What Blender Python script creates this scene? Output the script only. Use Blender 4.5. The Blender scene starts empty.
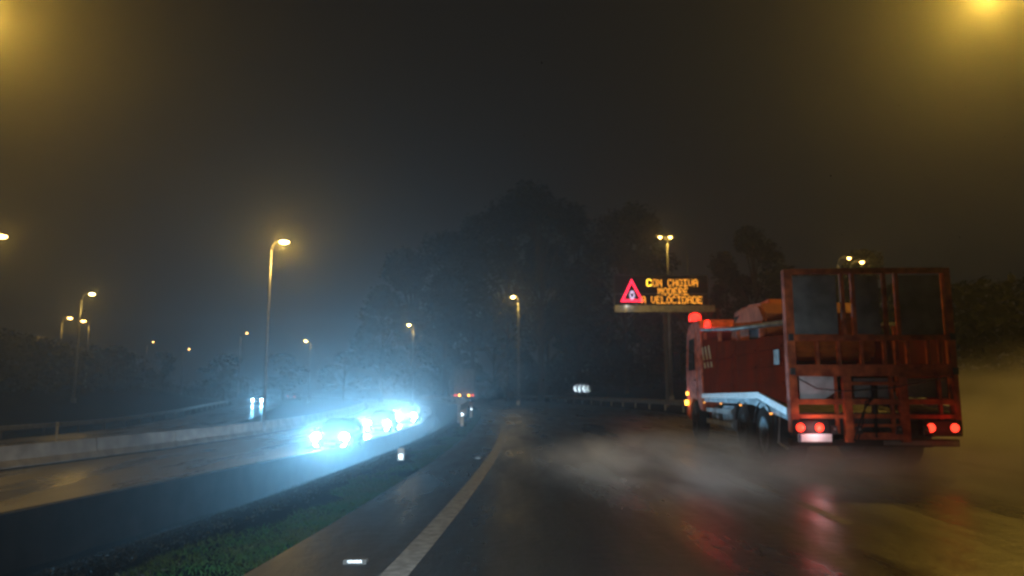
import bpy, math, random
from mathutils import Vector, Matrix
R = math.radians
PI = math.pi
SC = bpy.context.scene
COL = SC.collection

# ------------------------------------------------------------------ camera
F, CX, CY, HOR, EYE = 740.0, 512.0, 288.0, 392.0, 1.2
PITCH = math.atan((HOR - CY) / F)
cam = bpy.data.cameras.new('camera')
cam.sensor_width = 36.0
cam.lens = 36.0 * F / 1024.0
cam.clip_start = 0.05
cam.clip_end = 3000
cam.dof.use_dof = True
cam.dof.focus_distance = 1.1          # focus sits on the near rain, the road is a little soft
cam.dof.aperture_fstop = 6.4
camo = bpy.data.objects.new('camera', cam)
COL.objects.link(camo)
camo.location = (0, 0, EYE)
camo.rotation_euler = (PI / 2 + PITCH, 0, 0)
SC.camera = camo

# ------------------------------------------------------------------ world (night, low overcast lit by the town) + moonlight
SKYC = (0.0080, 0.0074, 0.0066)
w = bpy.data.worlds.new("World")
SC.world = w
w.use_nodes = True
nt = w.node_tree
nt.nodes.clear()
out = nt.nodes.new('ShaderNodeOutputWorld')
sky = nt.nodes.new('ShaderNodeTexSky')
sky.sky_type = 'NISHITA'
sky.sun_disc = False
sky.sun_elevation = R(30)
sky.sun_rotation = R(200)
b1 = nt.nodes.new('ShaderNodeBackground')
b1.inputs['Strength'].default_value = 0.0001
b2 = nt.nodes.new('ShaderNodeBackground')
b2.inputs['Color'].default_value = (*SKYC, 1)
b2.inputs['Strength'].default_value = 1.0
ad = nt.nodes.new('ShaderNodeAddShader')
nt.links.new(sky.outputs[0], b1.inputs['Color'])
nt.links.new(b1.outputs[0], ad.inputs[0])
nt.links.new(b2.outputs[0], ad.inputs[1])
nt.links.new(ad.outputs[0], out.inputs['Surface'])
moon = bpy.data.lights.new('moonlight', 'SUN')
moon.energy = 0.004
moon.angle = R(20)
moon.color = (0.9, 0.95, 1.0)
mo = bpy.data.objects.new('moonlight', moon)
COL.objects.link(mo)
mo.rotation_euler = (R(60), 0, R(20))

SC.view_settings.view_transform = 'Standard'
SC.view_settings.look = 'None'
SC.view_settings.exposure = 0.0
SC.view_settings.gamma = 1.0
cy = SC.cycles
cy.use_denoising = True
cy.max_bounces = 6
cy.diffuse_bounces = 2
cy.glossy_bounces = 3
cy.transmission_bounces = 4
cy.volume_bounces = 1
cy.transparent_max_bounces = 8
cy.sample_clamp_indirect = 2.0
cy.sample_clamp_direct = 0.0
cy.use_light_tree = True
cy.volume_step_rate = 2.0
cy.volume_max_steps = 64
cy.caustics_reflective = False
cy.caustics_refractive = False

# light levels
P_SOD = 660.0          # near sodium lamp
P_FAR = 90.0
P_HEAD = 4000.0         # oncoming headlamp
P_OWN = 900.0           # our own dipped beams
HAZE = 0.0031

# ------------------------------------------------------------------ picture <-> place
def pt(x, y, Y):
    """the point of the place seen at picture position x, y at distance Y along the road"""
    xc, yc = x - CX, CY - y
    c, s = math.cos(PITCH), math.sin(PITCH)
    dx, dy, dz = xc, F * c - yc * s, F * s + yc * c
    k = Y / dy
    return Vector((dx * k, Y, EYE + dz * k))
def gnd(x, y, z=0.0):
    xc, yc = x - CX, CY - y
    c, s = math.cos(PITCH), math.sin(PITCH)
    dx, dy, dz = xc, F * c - yc * s, F * s + yc * c
    k = (z - EYE) / dz
    return Vector((dx * k, dy * k, z))

# ------------------------------------------------------------------ materials
def mat(name, col, rough=0.6, metal=0.0, var=0.25, scale=6.0, bump=0.0, bscale=40.0, col2=None, rvar=0.0, coat=0.0, spec=0.5):
    m = bpy.data.materials.new(name)
    m.use_nodes = True
    n, l = m.node_tree.nodes, m.node_tree.links
    b = n['Principled BSDF']
    b.inputs['Roughness'].default_value = rough
    b.inputs['Metallic'].default_value = metal
    b.inputs['Coat Weight'].default_value = coat
    b.inputs['Specular IOR Level'].default_value = spec
    tc = n.new('ShaderNodeTexCoord')
    nz = n.new('ShaderNodeTexNoise')
    nz.inputs['Scale'].default_value = scale
    nz.inputs['Detail'].default_value = 6
    l.new(tc.outputs['Object'], nz.inputs['Vector'])
    mx = n.new('ShaderNodeMix')
    mx.data_type = 'RGBA'
    c2 = col2 or tuple(c * (1 - var) for c in col)
    mx.inputs[6].default_value = (*col, 1)
    mx.inputs[7].default_value = (*c2, 1)
    rp = n.new('ShaderNodeMapRange')
    rp.inputs[1].default_value = 0.35
    rp.inputs[2].default_value = 0.65
    l.new(nz.outputs[0], rp.inputs[0])
    l.new(rp.outputs[0], mx.inputs[0])
    l.new(mx.outputs[2], b.inputs['Base Color'])
    if rvar:
        r2 = n.new('ShaderNodeMapRange')
        r2.inputs[1].default_value = 0.3
        r2.inputs[2].default_value = 0.7
        r2.inputs[3].default_value = max(0.02, rough - rvar)
        r2.inputs[4].default_value = rough + rvar
        l.new(nz.outputs[0], r2.inputs[0])
        l.new(r2.outputs[0], b.inputs['Roughness'])
    if bump:
        n2 = n.new('ShaderNodeTexNoise')
        n2.inputs['Scale'].default_value = bscale
        n2.inputs['Detail'].default_value = 4
        l.new(tc.outputs['Object'], n2.inputs['Vector'])
        bp = n.new('ShaderNodeBump')
        bp.inputs['Strength'].default_value = bump
        bp.inputs['Distance'].default_value = 0.02
        l.new(n2.outputs[0], bp.inputs['Height'])
        l.new(bp.outputs[0], b.inputs['Normal'])
    return m
def emit(name, col, s):
    m = bpy.data.materials.new(name)
    m.use_nodes = True
    n, l = m.node_tree.nodes, m.node_tree.links
    b = n['Principled BSDF']
    b.inputs['Base Color'].default_value = (*[min(1, c) * 0.5 for c in col], 1)
    b.inputs['Emission Color'].default_value = (*col, 1)
    b.inputs['Emission Strength'].default_value = s
    return m
def asphalt(name, base=0.035, sc=1.0, rlo=0.12, rhi=0.42):
    """wet asphalt: fine aggregate, worn tracks, thin standing water here and there"""
    m = bpy.data.materials.new(name)
    m.use_nodes = True
    n, l = m.node_tree.nodes, m.node_tree.links
    b = n['Principled BSDF']
    tc = n.new('ShaderNodeTexCoord')
    mp = n.new('ShaderNodeMapping')
    mp.inputs['Scale'].default_value = (1.0, 0.16, 1.0)     # wear is drawn out along the lanes
    l.new(tc.outputs['Object'], mp.inputs['Vector'])
    big = n.new('ShaderNodeTexNoise')
    big.inputs['Scale'].default_value = 0.9 * sc
    big.inputs['Detail'].default_value = 7
    big.inputs['Roughness'].default_value = 0.62
    l.new(mp.outputs[0], big.inputs['Vector'])
    fine = n.new('ShaderNodeTexNoise')
    fine.inputs['Scale'].default_value = 38
    fine.inputs['Detail'].default_value = 5
    l.new(tc.outputs['Object'], fine.inputs['Vector'])
    cr = n.new('ShaderNodeValToRGB')
    cr.color_ramp.elements[0].position = 0.3
    cr.color_ramp.elements[0].color = (base * 0.55, base * 0.56, base * 0.58, 1)
    cr.color_ramp.elements[1].position = 0.75
    cr.color_ramp.elements[1].color = (base * 1.5, base * 1.48, base * 1.42, 1)
    l.new(big.outputs[0], cr.inputs[0])
    mx = n.new('ShaderNodeMix')
    mx.data_type = 'RGBA'
    mx.blend_type = 'MULTIPLY'
    mx.inputs[0].default_value = 0.6
    l.new(cr.outputs[0], mx.inputs[6])
    l.new(fine.outputs[1], mx.inputs[7])
    l.new(mx.outputs[2], b.inputs['Base Color'])
    rr = n.new('ShaderNodeMapRange')
    rr.inputs[1].default_value = 0.36
    rr.inputs[2].default_value = 0.62
    rr.inputs[3].default_value = rlo
    rr.inputs[4].default_value = rhi
    l.new(big.outputs[0], rr.inputs[0])
    l.new(rr.outputs[0], b.inputs['Roughness'])
    rip = n.new('ShaderNodeTexNoise')
    rip.inputs['Scale'].default_value = 7
    rip.inputs['Detail'].default_value = 5
    l.new(tc.outputs['Object'], rip.inputs['Vector'])
    bp = n.new('ShaderNodeBump')
    bp.inputs['Strength'].default_value = 0.35
    bp.inputs['Distance'].default_value = 0.02
    l.new(rip.outputs[0], bp.inputs['Height'])
    bp2 = n.new('ShaderNodeBump')
    bp2.inputs['Strength'].default_value = 0.5
    bp2.inputs['Distance'].default_value = 0.006
    l.new(fine.outputs[0], bp2.inputs['Height'])
    l.new(bp.outputs[0], bp2.inputs['Normal'])
    l.new(bp2.outputs[0], b.inputs['Normal'])
    return m

M = {}
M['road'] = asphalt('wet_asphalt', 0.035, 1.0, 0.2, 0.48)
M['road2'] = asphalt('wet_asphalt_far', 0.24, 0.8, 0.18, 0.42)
M['line'] = mat('road_paint', (0.31, 0.325, 0.33), 0.6, spec=0.2, var=0.45, scale=11, bump=0.1, bscale=60)
M['wornline'] = mat('worn_road_paint', (0.16, 0.155, 0.14), 0.5, var=0.7, scale=5, bump=0.4, bscale=60)
M['soil'] = mat('wet_soil', (0.012, 0.013, 0.01), 0.95, spec=0.0, var=0.6, scale=0.7, bump=0.8, bscale=6)
M['grass'] = mat('grass_blade', (0.022, 0.085, 0.018), 0.7, spec=0.1, var=0.5, scale=2.0, col2=(0.05, 0.07, 0.015))
M['leaf'] = mat('leaf', (0.04, 0.05, 0.025), 0.6, scale=1.2, var=0.5)
M['leaf2'] = mat('leaf_dark', (0.035, 0.045, 0.03), 0.6, scale=1.2, var=0.5)
M['bark'] = mat('bark', (0.09, 0.07, 0.055), 0.85, scale=5, var=0.5, bump=0.6, bscale=14)
M['galv'] = mat('galvanised_steel', (0.42, 0.43, 0.44), 0.42, 0.7, var=0.3, scale=4, rvar=0.12)
M['concrete'] = mat('wet_concrete', (0.26, 0.25, 0.235), 0.45, var=0.45, scale=1.6, bump=0.3, bscale=25, rvar=0.15)
M['redsteel'] = mat('red_painted_steel', (0.74, 0.18, 0.065), 0.6, spec=.1, var=0.5, scale=6.0, col2=(0.30, 0.07, 0.036), bump=0.3, bscale=20, rvar=0.12)
M['darkred'] = mat('dark_red_panel', (0.21, 0.03, 0.013), 0.8, spec=0.0, var=0.5, scale=2.0, col2=(0.13, 0.03, 0.018), bump=0.2, bscale=8, rvar=0.15)
M['orange'] = mat('orange_paint', (0.62, 0.16, 0.025), 0.6, spec=.1, var=0.5, scale=2.5, col2=(0.32, 0.08, 0.02), rvar=0.1)
M['yellow'] = mat('yellow_marking', (0.6, 0.4, 0.05), 0.45, var=0.4, scale=5)
M['steel'] = mat('dirty_steel', (0.12, 0.12, 0.125), 0.45, 0.6, var=0.5, scale=5, rvar=0.15)
M['black'] = mat('black_plastic', (0.02, 0.02, 0.02), 0.7, spec=.2, var=0.4, rvar=0.1)
M['tyre'] = mat('tyre_rubber', (0.018, 0.018, 0.019), 0.8, spec=.2, var=0.4, scale=12, bump=0.4, bscale=30)
M['rim'] = mat('wheel_rim', (0.2, 0.2, 0.21), 0.35, 0.8, var=0.5, scale=6, rvar=0.1)
M['greymesh'] = mat('grey_sheet_metal', (0.3, 0.31, 0.31), 0.5, 0.3, var=0.45, scale=3.5, bump=0.3, bscale=60, rvar=0.15)
M['palepanel'] = mat('pale_sheet_metal', (0.66, 0.72, 0.76), 0.6, 0.0, var=0.35, scale=5, rvar=0.1)
M['strip'] = mat('pale_edge_strip', (0.78, 0.82, 0.86), 0.3, 0.0, var=0.25, scale=8)
M['plate'] = mat('plate_white', (0.8, 0.8, 0.8), 0.35, var=0.15)
M['glass'] = mat('dark_glass', (0.02, 0.024, 0.028), 0.06, 0.0, var=0.2, coat=0.5)
M['reflector'] = mat('reflector', (0.85, 0.93, 1.0), 0.22, 1.0, var=0.08)
M['sheeting'] = mat('chevron_sheeting', (0.85, 0.95, 1.0), 0.13, 1.0, var=0.08)
M['amberrefl'] = mat('amber_reflector', (1.0, 0.55, 0.12), 0.22, 1.0, var=0.08)
M['signblack'] = mat('sign_face_black', (0.012, 0.011, 0.011), 0.8, spec=0.1, var=0.3, rvar=0.1)
M['signgrey'] = mat('sign_case_grey', (0.12, 0.12, 0.115), 0.7, var=0.35, scale=3)
M['chevback'] = mat('chevron_board_blue', (0.03, 0.07, 0.16), 0.4, var=0.2)
M['white'] = mat('white_paint', (0.75, 0.75, 0.73), 0.4, var=0.2, rvar=0.1)
CARP = [mat('car_paint_silver', (0.4, 0.42, 0.44), 0.25, 0.6, coat=0.8, var=0.15), mat('car_paint_dark', (0.03, 0.035, 0.05), 0.25, 0.3, coat=0.8, var=0.15), mat('car_paint_white', (0.7, 0.7, 0.7), 0.3, coat=0.8, var=0.1)]
E = {}
E['amber'] = emit('led_amber', (1.0, 0.36, 0.03), 2.6)
E['amberglare'] = emit('led_amber_glare', (1.0, 0.62, 0.04), 9.0)  # glare over the first letter, put into a stronger, yellower emission
E['led_red'] = emit('led_red', (1.0, 0.02, 0.06), 3.0)
E['led_white'] = emit('led_white', (0.75, 0.55, 0.85), 1.3)
E['tail'] = emit('tail_lamp_lit', (1.0, 0.04, 0.018), 3.4)
E['tailfar'] = emit('tail_lamp_far', (1.0, 0.08, 0.02), 1.8)
E['beacon'] = emit('red_beacon_lit', (1.0, 0.02, 0.012), 4.5)
E['marker'] = emit('amber_marker_lit', (1.0, 0.42, 0.04), 9.0)
E['markerdim'] = emit('amber_marker_dim', (1.0, 0.36, 0.03), 2.2)
E['sodium'] = emit('sodium_lamp_lit', (1.0, 0.66, 0.2), 60.0)
E['sodiumdim'] = emit('sodium_lamp_dim', (1.0, 0.55, 0.15), 22.0)
E['head'] = emit('head_lamp_lit', (0.8, 0.92, 1.0), 260.0)
E['headfar'] = emit('head_lamp_far', (0.6, 0.85, 1.0), 60.0)

# ------------------------------------------------------------------ mesh helpers
class MB:
    def __init__(s): s.v, s.f = [], []
    def add(s, v, f, mx=None):
        o = len(s.v)
        s.v += [(mx @ Vector(p))[:] if mx is not None else tuple(p) for p in v]
        s.f += [tuple(i + o for i in q) for q in f]
        return s
    def box(s, x0, x1, y0, y1, z0, z1, mx=None):
        v = [(x0, y0, z0), (x1, y0, z0), (x1, y1, z0), (x0, y1, z0), (x0, y0, z1), (x1, y0, z1), (x1, y1, z1), (x0, y1, z1)]
        return s.add(v, [(3, 2, 1, 0), (4, 5, 6, 7), (0, 1, 5, 4), (1, 2, 6, 5), (2, 3, 7, 6), (3, 0, 4, 7)], mx)
    def tube(s, pts, r, n=8, r1=None, cap=True):
        pts = [Vector(p) for p in pts]
        r1 = r if r1 is None else r1
        rings = []
        up = Vector((0, 0, 1))
        for i, p in enumerate(pts):
            t = (pts[min(i + 1, len(pts) - 1)] - pts[max(i - 1, 0)]).normalized()
            a = t.cross(up)
            if a.length < 1e-3: a = t.cross(Vector((1, 0, 0)))
            a.normalize()
            b = a.cross(t).normalized()
            k = r + (r1 - r) * i / max(1, len(pts) - 1)
            rings.append([p + (a * math.cos(2 * PI * j / n) + b * math.sin(2 * PI * j / n)) * k for j in range(n)])
        v = [q for ring in rings for q in ring]
        f = []
        for i in range(len(rings) - 1):
            for j in range(n):
                f.append((i * n + j, i * n + (j + 1) % n, (i + 1) * n + (j + 1) % n, (i + 1) * n + j))
        if cap:
            f.append(tuple(range(n))[::-1])
            f.append(tuple((len(rings) - 1) * n + j for j in range(n)))
        return s.add(v, f)
    def lathe(s, prof, n=20, mx=None):
        """prof: (radius, height) pairs, turned about z"""
        v, f = [], []
        for (r, z) in prof:
            for j in range(n):
                a = 2 * PI * j / n
                v.append((r * math.cos(a), r * math.sin(a), z))
        for i in range(len(prof) - 1):
            for j in range(n):
                f.append((i * n + j, i * n + (j + 1) % n, (i + 1) * n + (j + 1) % n, (i + 1) * n + j))
        f.append(tuple(range(n))[::-1])
        f.append(tuple((len(prof) - 1) * n + j for j in range(n)))
        return s.add(v, f, mx)
    def prism(s, poly, a, b, axis='x', mx=None):
        """poly of 2-D points pushed from a to b along an axis"""
        def P(u, w_, t): return {'x': (t, u, w_), 'y': (u, t, w_), 'z': (u, w_, t)}[axis]
        n = len(poly)
        v = [P(u, w_, a) for u, w_ in poly] + [P(u, w_, b) for u, w_ in poly]
        f = [tuple(range(n))[::-1], tuple(range(n, 2 * n))]
        f += [(i, (i + 1) % n, n + (i + 1) % n, n + i) for i in range(n)]
        return s.add(v, f, mx)
    def build(s, name, m, parent=None, smooth=False, bevel=0.0):
        me = bpy.data.meshes.new(name)
        me.from_pydata(s.v, [], s.f)
        me.materials.append(m)
        import bmesh
        bm = bmesh.new(); bm.from_mesh(me)
        bmesh.ops.recalc_face_normals(bm, faces=bm.faces)
        if bevel:
            bmesh.ops.bevel(bm, geom=bm.edges[:], offset=bevel, segments=2, affect='EDGES', clamp_overlap=True)
        bm.to_mesh(me); bm.free()
        if smooth:
            for p in me.polygons: p.use_smooth = True
        o = bpy.data.objects.new(name, me)
        COL.objects.link(o)
        o.parent = parent
        return o
def tag(o, label=None, cat=None, group=None, kind=None):
    for k, v in (('label', label), ('category', cat), ('group', group), ('kind', kind)):
        if v: o[k] = v
    return o
def empty(name, loc, rz=0.0):
    o = bpy.data.objects.new(name, None)
    o.empty_display_size = 0.3
    COL.objects.link(o)
    o.location = loc
    o.rotation_euler = (0, 0, rz)
    return o
def kids(o): return [c for c in bpy.data.objects if c.parent == o]
def copy_tree(o, parent=None):
    ch = kids(o)
    c = o.copy(); COL.objects.link(c); c.parent = parent
    for k in ch: copy_tree(k, c)
    return c
def light(kind, name, loc, energy, col, parent=None, size=0.08, aim=None, spot=70, blend=0.6):
    L = bpy.data.lights.new(name, kind)
    L.energy = energy; L.color = col
    L.shadow_soft_size = size
    if kind == 'SPOT':
        L.spot_size = R(spot); L.spot_blend = blend
    o = bpy.data.objects.new(name, L)
    COL.objects.link(o)
    o.parent = parent
    o.location = loc
    if aim is not None:
        o.rotation_euler = Vector(aim).to_track_quat('-Z', 'Y').to_euler()
    return o

# ------------------------------------------------------------------ the lie of the land
def lerp_tab(tab, d):
    if d <= tab[0][0]:
        a, b = tab[0], tab[1]
    elif d >= tab[-1][0]:
        a, b = tab[-2], tab[-1]
    else:
        for a, b in zip(tab, tab[1:]):
            if a[0] <= d <= b[0]: break
    t = (d - a[0]) / (b[0] - a[0])
    return a[1] + (b[1] - a[1]) * t
def edge(d):
    """left white line of our carriageway"""
    if d < 21: return -0.27 - 0.0020 * (21 - max(d, -15)) ** 2
    if d < 220: return -0.27 - 0.00115 * (d - 21) ** 2
    return -0.27 - 0.00115 * 199 ** 2 - (d - 220) * 0.4577
def smooth_tab(tab, d):
    return (lerp_tab(tab, d - 5) + lerp_tab(tab, d) + lerp_tab(tab, d + 5) + lerp_tab(tab, d - 2.5) + lerp_tab(tab, d + 2.5)) / 5
OPP = [(-40, -14.5), (8, -12.2), (16.6, -11.4), (31.7, -9.2), (41.6, -8.2), (60, -8.1), (80, -8.9), (100, -11.2), (130, -17.5), (170, -29), (220, -49), (420, -140)]
OPZ = [(-40, -1.55), (60, -1.55), (90, -1.1), (130, -0.6), (170, -0.2), (420, -0.2)]
SLIP = [(-40, -24), (20, -23.2), (33, -22.8), (55, -22.4), (77, -26.5), (119, -37), (160, -54), (220, -80), (420, -170)]
def opp(d): return smooth_tab(OPP, d)
def opz(d): return smooth_tab(OPZ, d)
def slip(d): return smooth_tab(SLIP, d)
FAR = 420.0
rows = [-30 + i * 3 for i in range(34)] + [72 + i * 6 for i in range(25)] + [222 + i * 18 for i in range(12)]
def cols(d):
    e, o, z, s = edge(d), opp(d), opz(d), slip(d)
    m = e - 1.9 if o + 2.6 < e - 1.9 else e - 1.3
    return [(-420, 4.0), (min(s - 60, -150), 4.0), (s - 28, 3.2), (s - 14, 0.2), (s - 8.6, z - 0.05), (s - 7.4, z - 0.03), (s + 0.5, z - 0.03), (s + 1.2, z),
            (o - 8.4, z + 0.05), (o - 7.6, z - 0.03), (o + 0.5, z - 0.03), (o + 0.7, z - 1.2),
            (o + 1.3, z - 1.1), (m, -0.06), (e - 1.02, -0.03), (e - 0.9, -0.03), (e + 10.0, -0.03), (e + 10.2, 0.0), (e + 13, 0.25), (e + 22, 2.2), (e + 40, 3.0), (420, 3.0)]
gm = MB()
nc = len(cols(0))
for d in rows:
    for (x, z) in cols(d): gm.v.append((x, d, z))
for i in range(len(rows) - 1):
    for j in range(nc - 1):
        gm.f.append((i * nc + j, i * nc + j + 1, (i + 1) * nc + j + 1, (i + 1) * nc + j))
g = gm.build('ground', M['soil'])
tag(g, 'dark wet earth verges and median between the carriageways', kind='structure')
def ground_z(x, d):
    c = cols(d)
    for (a, b) in zip(c, c[1:]):
        if a[0] <= x <= b[0]:
            return a[1] + (b[1] - a[1]) * (x - a[0]) / max(1e-6, b[0] - a[0])
    return 0.0
def strip(name, fa, fb, fz, m, d0, d1, step=1.5, label=None, parent=None, kind='structure'):
    s = MB()
    n = max(2, int((d1 - d0) / step))
    for i in range(n + 1):
        d = d0 + (d1 - d0) * i / n
        s.v += [(fa(d), d, fz(d)), (fb(d), d, fz(d))]
    s.f = [(2 * i, 2 * i + 1, 2 * i + 3, 2 * i + 2) for i in range(n)]
    o = s.build(name, m, parent)
    if kind and not parent: tag(o, label, kind=kind)
    return o
rd = strip('road', lambda d: edge(d) - 1.0, lambda d: edge(d) + 9.9, lambda d: 0.0, M['road'], -28, 400, 2, 'wet dark asphalt carriageway curving away to the left')
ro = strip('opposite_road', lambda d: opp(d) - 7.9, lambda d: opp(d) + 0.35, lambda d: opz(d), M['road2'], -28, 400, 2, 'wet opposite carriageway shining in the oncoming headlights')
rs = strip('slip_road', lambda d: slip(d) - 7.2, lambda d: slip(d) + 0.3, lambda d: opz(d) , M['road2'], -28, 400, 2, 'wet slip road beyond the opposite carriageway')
Z1 = 0.004
strip('edge_line', lambda d: edge(d) - 0.095, lambda d: edge(d) + 0.095, lambda d: Z1, M['line'], -10, 300, 1.2, 'worn white edge line curving left along our lane')
strip('edge_line', lambda d: edge(d) + 7.4, lambda d: edge(d) + 7.6, lambda d: Z1, M['wornline'], -10, 300, 1.5, 'white edge line on the right beside the lorry')
strip('edge_line', lambda d: opp(d) - 0.12, lambda d: opp(d) + 0.08, lambda d: opz(d) + Z1, M['line'], -20, 300, 2, 'pale edge line nearest us on the opposite carriageway')
strip('edge_line', lambda d: opp(d) - 7.3, lambda d: opp(d) - 7.12, lambda d: opz(d) + Z1, M['line'], -20, 300, 2, 'pale edge line on the far side of the opposite carriageway')
strip('edge_line', lambda d: slip(d) - 0.3, lambda d: slip(d) - 0.12, lambda d: opz(d) + Z1, M['line'], -20, 300, 2, 'pale edge line of the slip road')
dl = MB()
d = -6.0
while d < 180:
    for i in range(4):
        a, b = d + i * 1.0, d + i * 1.0 + 1.0
        dl.add([(edge(a) + 3.68, a, Z1), (edge(a) + 3.80, a, Z1), (edge(b) + 3.80, b, Z1), (edge(b) + 3.68, b, Z1)], [(0, 1, 2, 3)])
    d += 13
tag(dl.build('lane_line', M['wornline']), 'dashed white line between our lane and the lorry lane', kind='structure')
dl = MB()
d = -6.0
while d < 200:
    for i in range(4):
        a, b = d + i * 1.0, d + i * 1.0 + 1.0
        dl.add([(opp(a) - 3.7, a, opz(a) + Z1), (opp(a) - 3.58, a, opz(a) + Z1), (opp(b) - 3.58, b, opz(b) + Z1), (opp(b) - 3.7, b, opz(b) + Z1)], [(0, 1, 2, 3)])
    d += 13
tag(dl.build('lane_line', M['line']), 'dashed white line down the opposite carriageway', kind='structure')
# low concrete kerb along the opposite carriageway, warm in the lamp light
kb = MB()
n = 160
for i in range(n + 1):
    d = -25 + i * 2.0
    x, z = opp(d) + 0.42, opz(d)
    kb.v += [(x, d, z - 0.1), (x, d, z + 0.20), (x + 0.26, d, z + 0.20), (x + 0.26, d, z - 1.25)]
for i in range(n):
    for j in range(3):
        kb.f.append((4 * i + j, 4 * i + j + 1, 4 * i + 4 + j + 1, 4 * i + 4 + j))
M['darkwall'] = mat('shaded_concrete', (0.04, 0.038, 0.034), 0.9, var=0.5, scale=1.3, bump=0.4, bscale=18, spec=.1)  # shade of the unlit near face put into the dark concrete colour
tag(kb.build('kerb', M['darkwall']), 'low shade-darkened concrete kerb edging the opposite carriageway', kind='structure')

# ------------------------------------------------------------------ barriers and guardrails
def barrier(name, fx, fz, d0, d1, label, seg=6.0):
    t = empty(name, (fx(d0), d0, fz(d0)))
    tag(t, label, 'barrier')
    inv = Matrix.Translation(-t.location)
    d = d0
    while d < d1:
        m = MB()
        prof = [(-0.3, -0.1), (-0.3, 0.08), (-0.18, 0.3), (-0.1, 0.82), (0.1, 0.82), (0.18, 0.3), (0.3, 0.08), (0.3, -0.1)]
        e = d + seg - 0.05
        v = [(fx(d) + px, d, fz(d) + pz) for px, pz in prof] + [(fx(e) + px, e, fz(e) + pz) for px, pz in prof]
        k = len(prof)
        m.add(v, [tuple(range(k)), tuple(range(k, 2 * k))[::-1]] + [(i, (i + 1) % k, k + (i + 1) % k, k + i) for i in range(k)], inv)
        m.build('barrier_block', M['concrete'], t)
        d += seg
    return t
barrier('concrete_barrier', lambda d: opp(d) - 8.5, lambda d: opz(d), 14, 110, 'long grey concrete barrier beyond the opposite carriageway')
def guardrail(fx, fz, d0, d1, label, refl=None, face=-1, post=4.0):
    t = empty('guardrail', (fx(d0), d0, fz(d0)))
    tag(t, label, 'guardrail', 'metal guardrails along the motorway')
    inv = Matrix.Translation(-t.location)
    prof = [(0, .43), (.06 * face, .47), (.06 * face, .54), (.0, .58), (.06 * face, .62), (.06 * face, .69), (0, .73)]
    m = MB(); n = int((d1 - d0) / 2)
    for i in range(n + 1):
        d = d0 + (d1 - d0) * i / n
        m.v += [(inv @ Vector((fx(d) + a, d, fz(d) + b)))[:] for a, b in prof]
    k = len(prof)
    for i in range(n):
        for j in range(k - 1): m.f.append((i * k + j, i * k + j + 1, (i + 1) * k + j + 1, (i + 1) * k + j))
    r = m.build('rail', M['galv'], t)
    sm = r.modifiers.new('thickness', 'SOLIDIFY'); sm.thickness = 0.004
    proto = None
    d = d0 + 1
    while d < d1:
        loc = inv @ Vector((fx(d) - face * 0.06, d, fz(d)))
        if proto is None:
            p = proto = MB().box(-.05, .05, -.03, .03, -.3, .72).build('post', M['galv'], t)
        else:
            p = proto.copy(); COL.objects.link(p); p.parent = t
        p.location = loc
        d += post
    if refl:
        for d in refl:
            o = MB().box(-.04, .04, -.02, .02, .74, .86).build('reflector', M['amberrefl'], t)
            o.location = inv @ Vector((fx(d), d, fz(d)))
    return t
guardrail(lambda d: edge(d) + 10.6, lambda d: 0.0, 22, 190, 'galvanised guardrail with amber reflectors on the outside of the bend behind the lorry', refl=[26, 34, 42, 52, 64, 78, 94, 112])
guardrail(lambda d: slip(d) - 7.9, lambda d: opz(d), 16, 130, 'galvanised guardrail on the far left edge of the slip road', face=1)
guardrail(lambda d: edge(d) - 1.75, lambda d: -0.05, 30, 130, 'galvanised guardrail in the median beside the left edge line', face=1)

# ------------------------------------------------------------------ road studs and marker posts
for (x, y, lab, sc) in [(356, 563, 'white reflective road stud nearest the camera at the bottom of the picture', 1.25), (478, 459, 'white reflective road stud halfway along the left edge line', 1.0),
                    (492, 435, 'small white road stud where the edge line starts to bend', 0.9), (486, 426, 'farthest white road stud on the bend beside the edge line', 1.0)]:
    p = gnd(x, y)
    t = empty('road_stud', (p.x, p.y, 0.0))
    tag(t, lab, 'road stud', 'reflective road studs on the left shoulder')
    MB().prism([(-.06, 0.002), (-.035, .03), (.035, .03), (.06, 0.002)], -.065 * sc, .065 * sc, 'x').build('stud_body', M['signgrey'], t)
    o = MB().box(-.04 * sc, .04 * sc, -.002, .002, -.009, .009).build('lens', M['reflector'], t)
    o.location = (0, -.053, .021); o.rotation_euler = (R(-12), 0, 0)
def marker_post(x, y, dd, h, label):
    p = pt(x, y, dd); z = ground_z(p.x, dd)
    t = empty('marker_post', (p.x, dd, z - 0.02), -math.atan(p.x / dd))
    tag(t, label, 'marker post', 'marker posts beside the carriageways')
    MB().prism([(-.06, -.05), (.06, -.05), (.06, .05), (-.06, .05)], 0, h, 'z').build('post', M['white'], t, bevel=0.012)
    MB().box(-.04, .04, -.055, -.051, h - .2, h - .1).build('reflector', M['reflector'], t)
marker_post(401, 447, 14, 0.24, 'short white marker post in the median under the last oncoming headlights')
marker_post(462, 424, 27.7, 0.6, 'short white marker post beside the left bend, nearest of the pair')
marker_post(471, 414, 36, 0.6, 'short white marker post at the start of the median guardrail')
marker_post(465, 407, 52, 0.65, 'farthest short white marker post in front of the far lorry')
marker_post(57, 431, 43, 1.1, 'pale marker post on the far left beyond the slip road')

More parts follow.
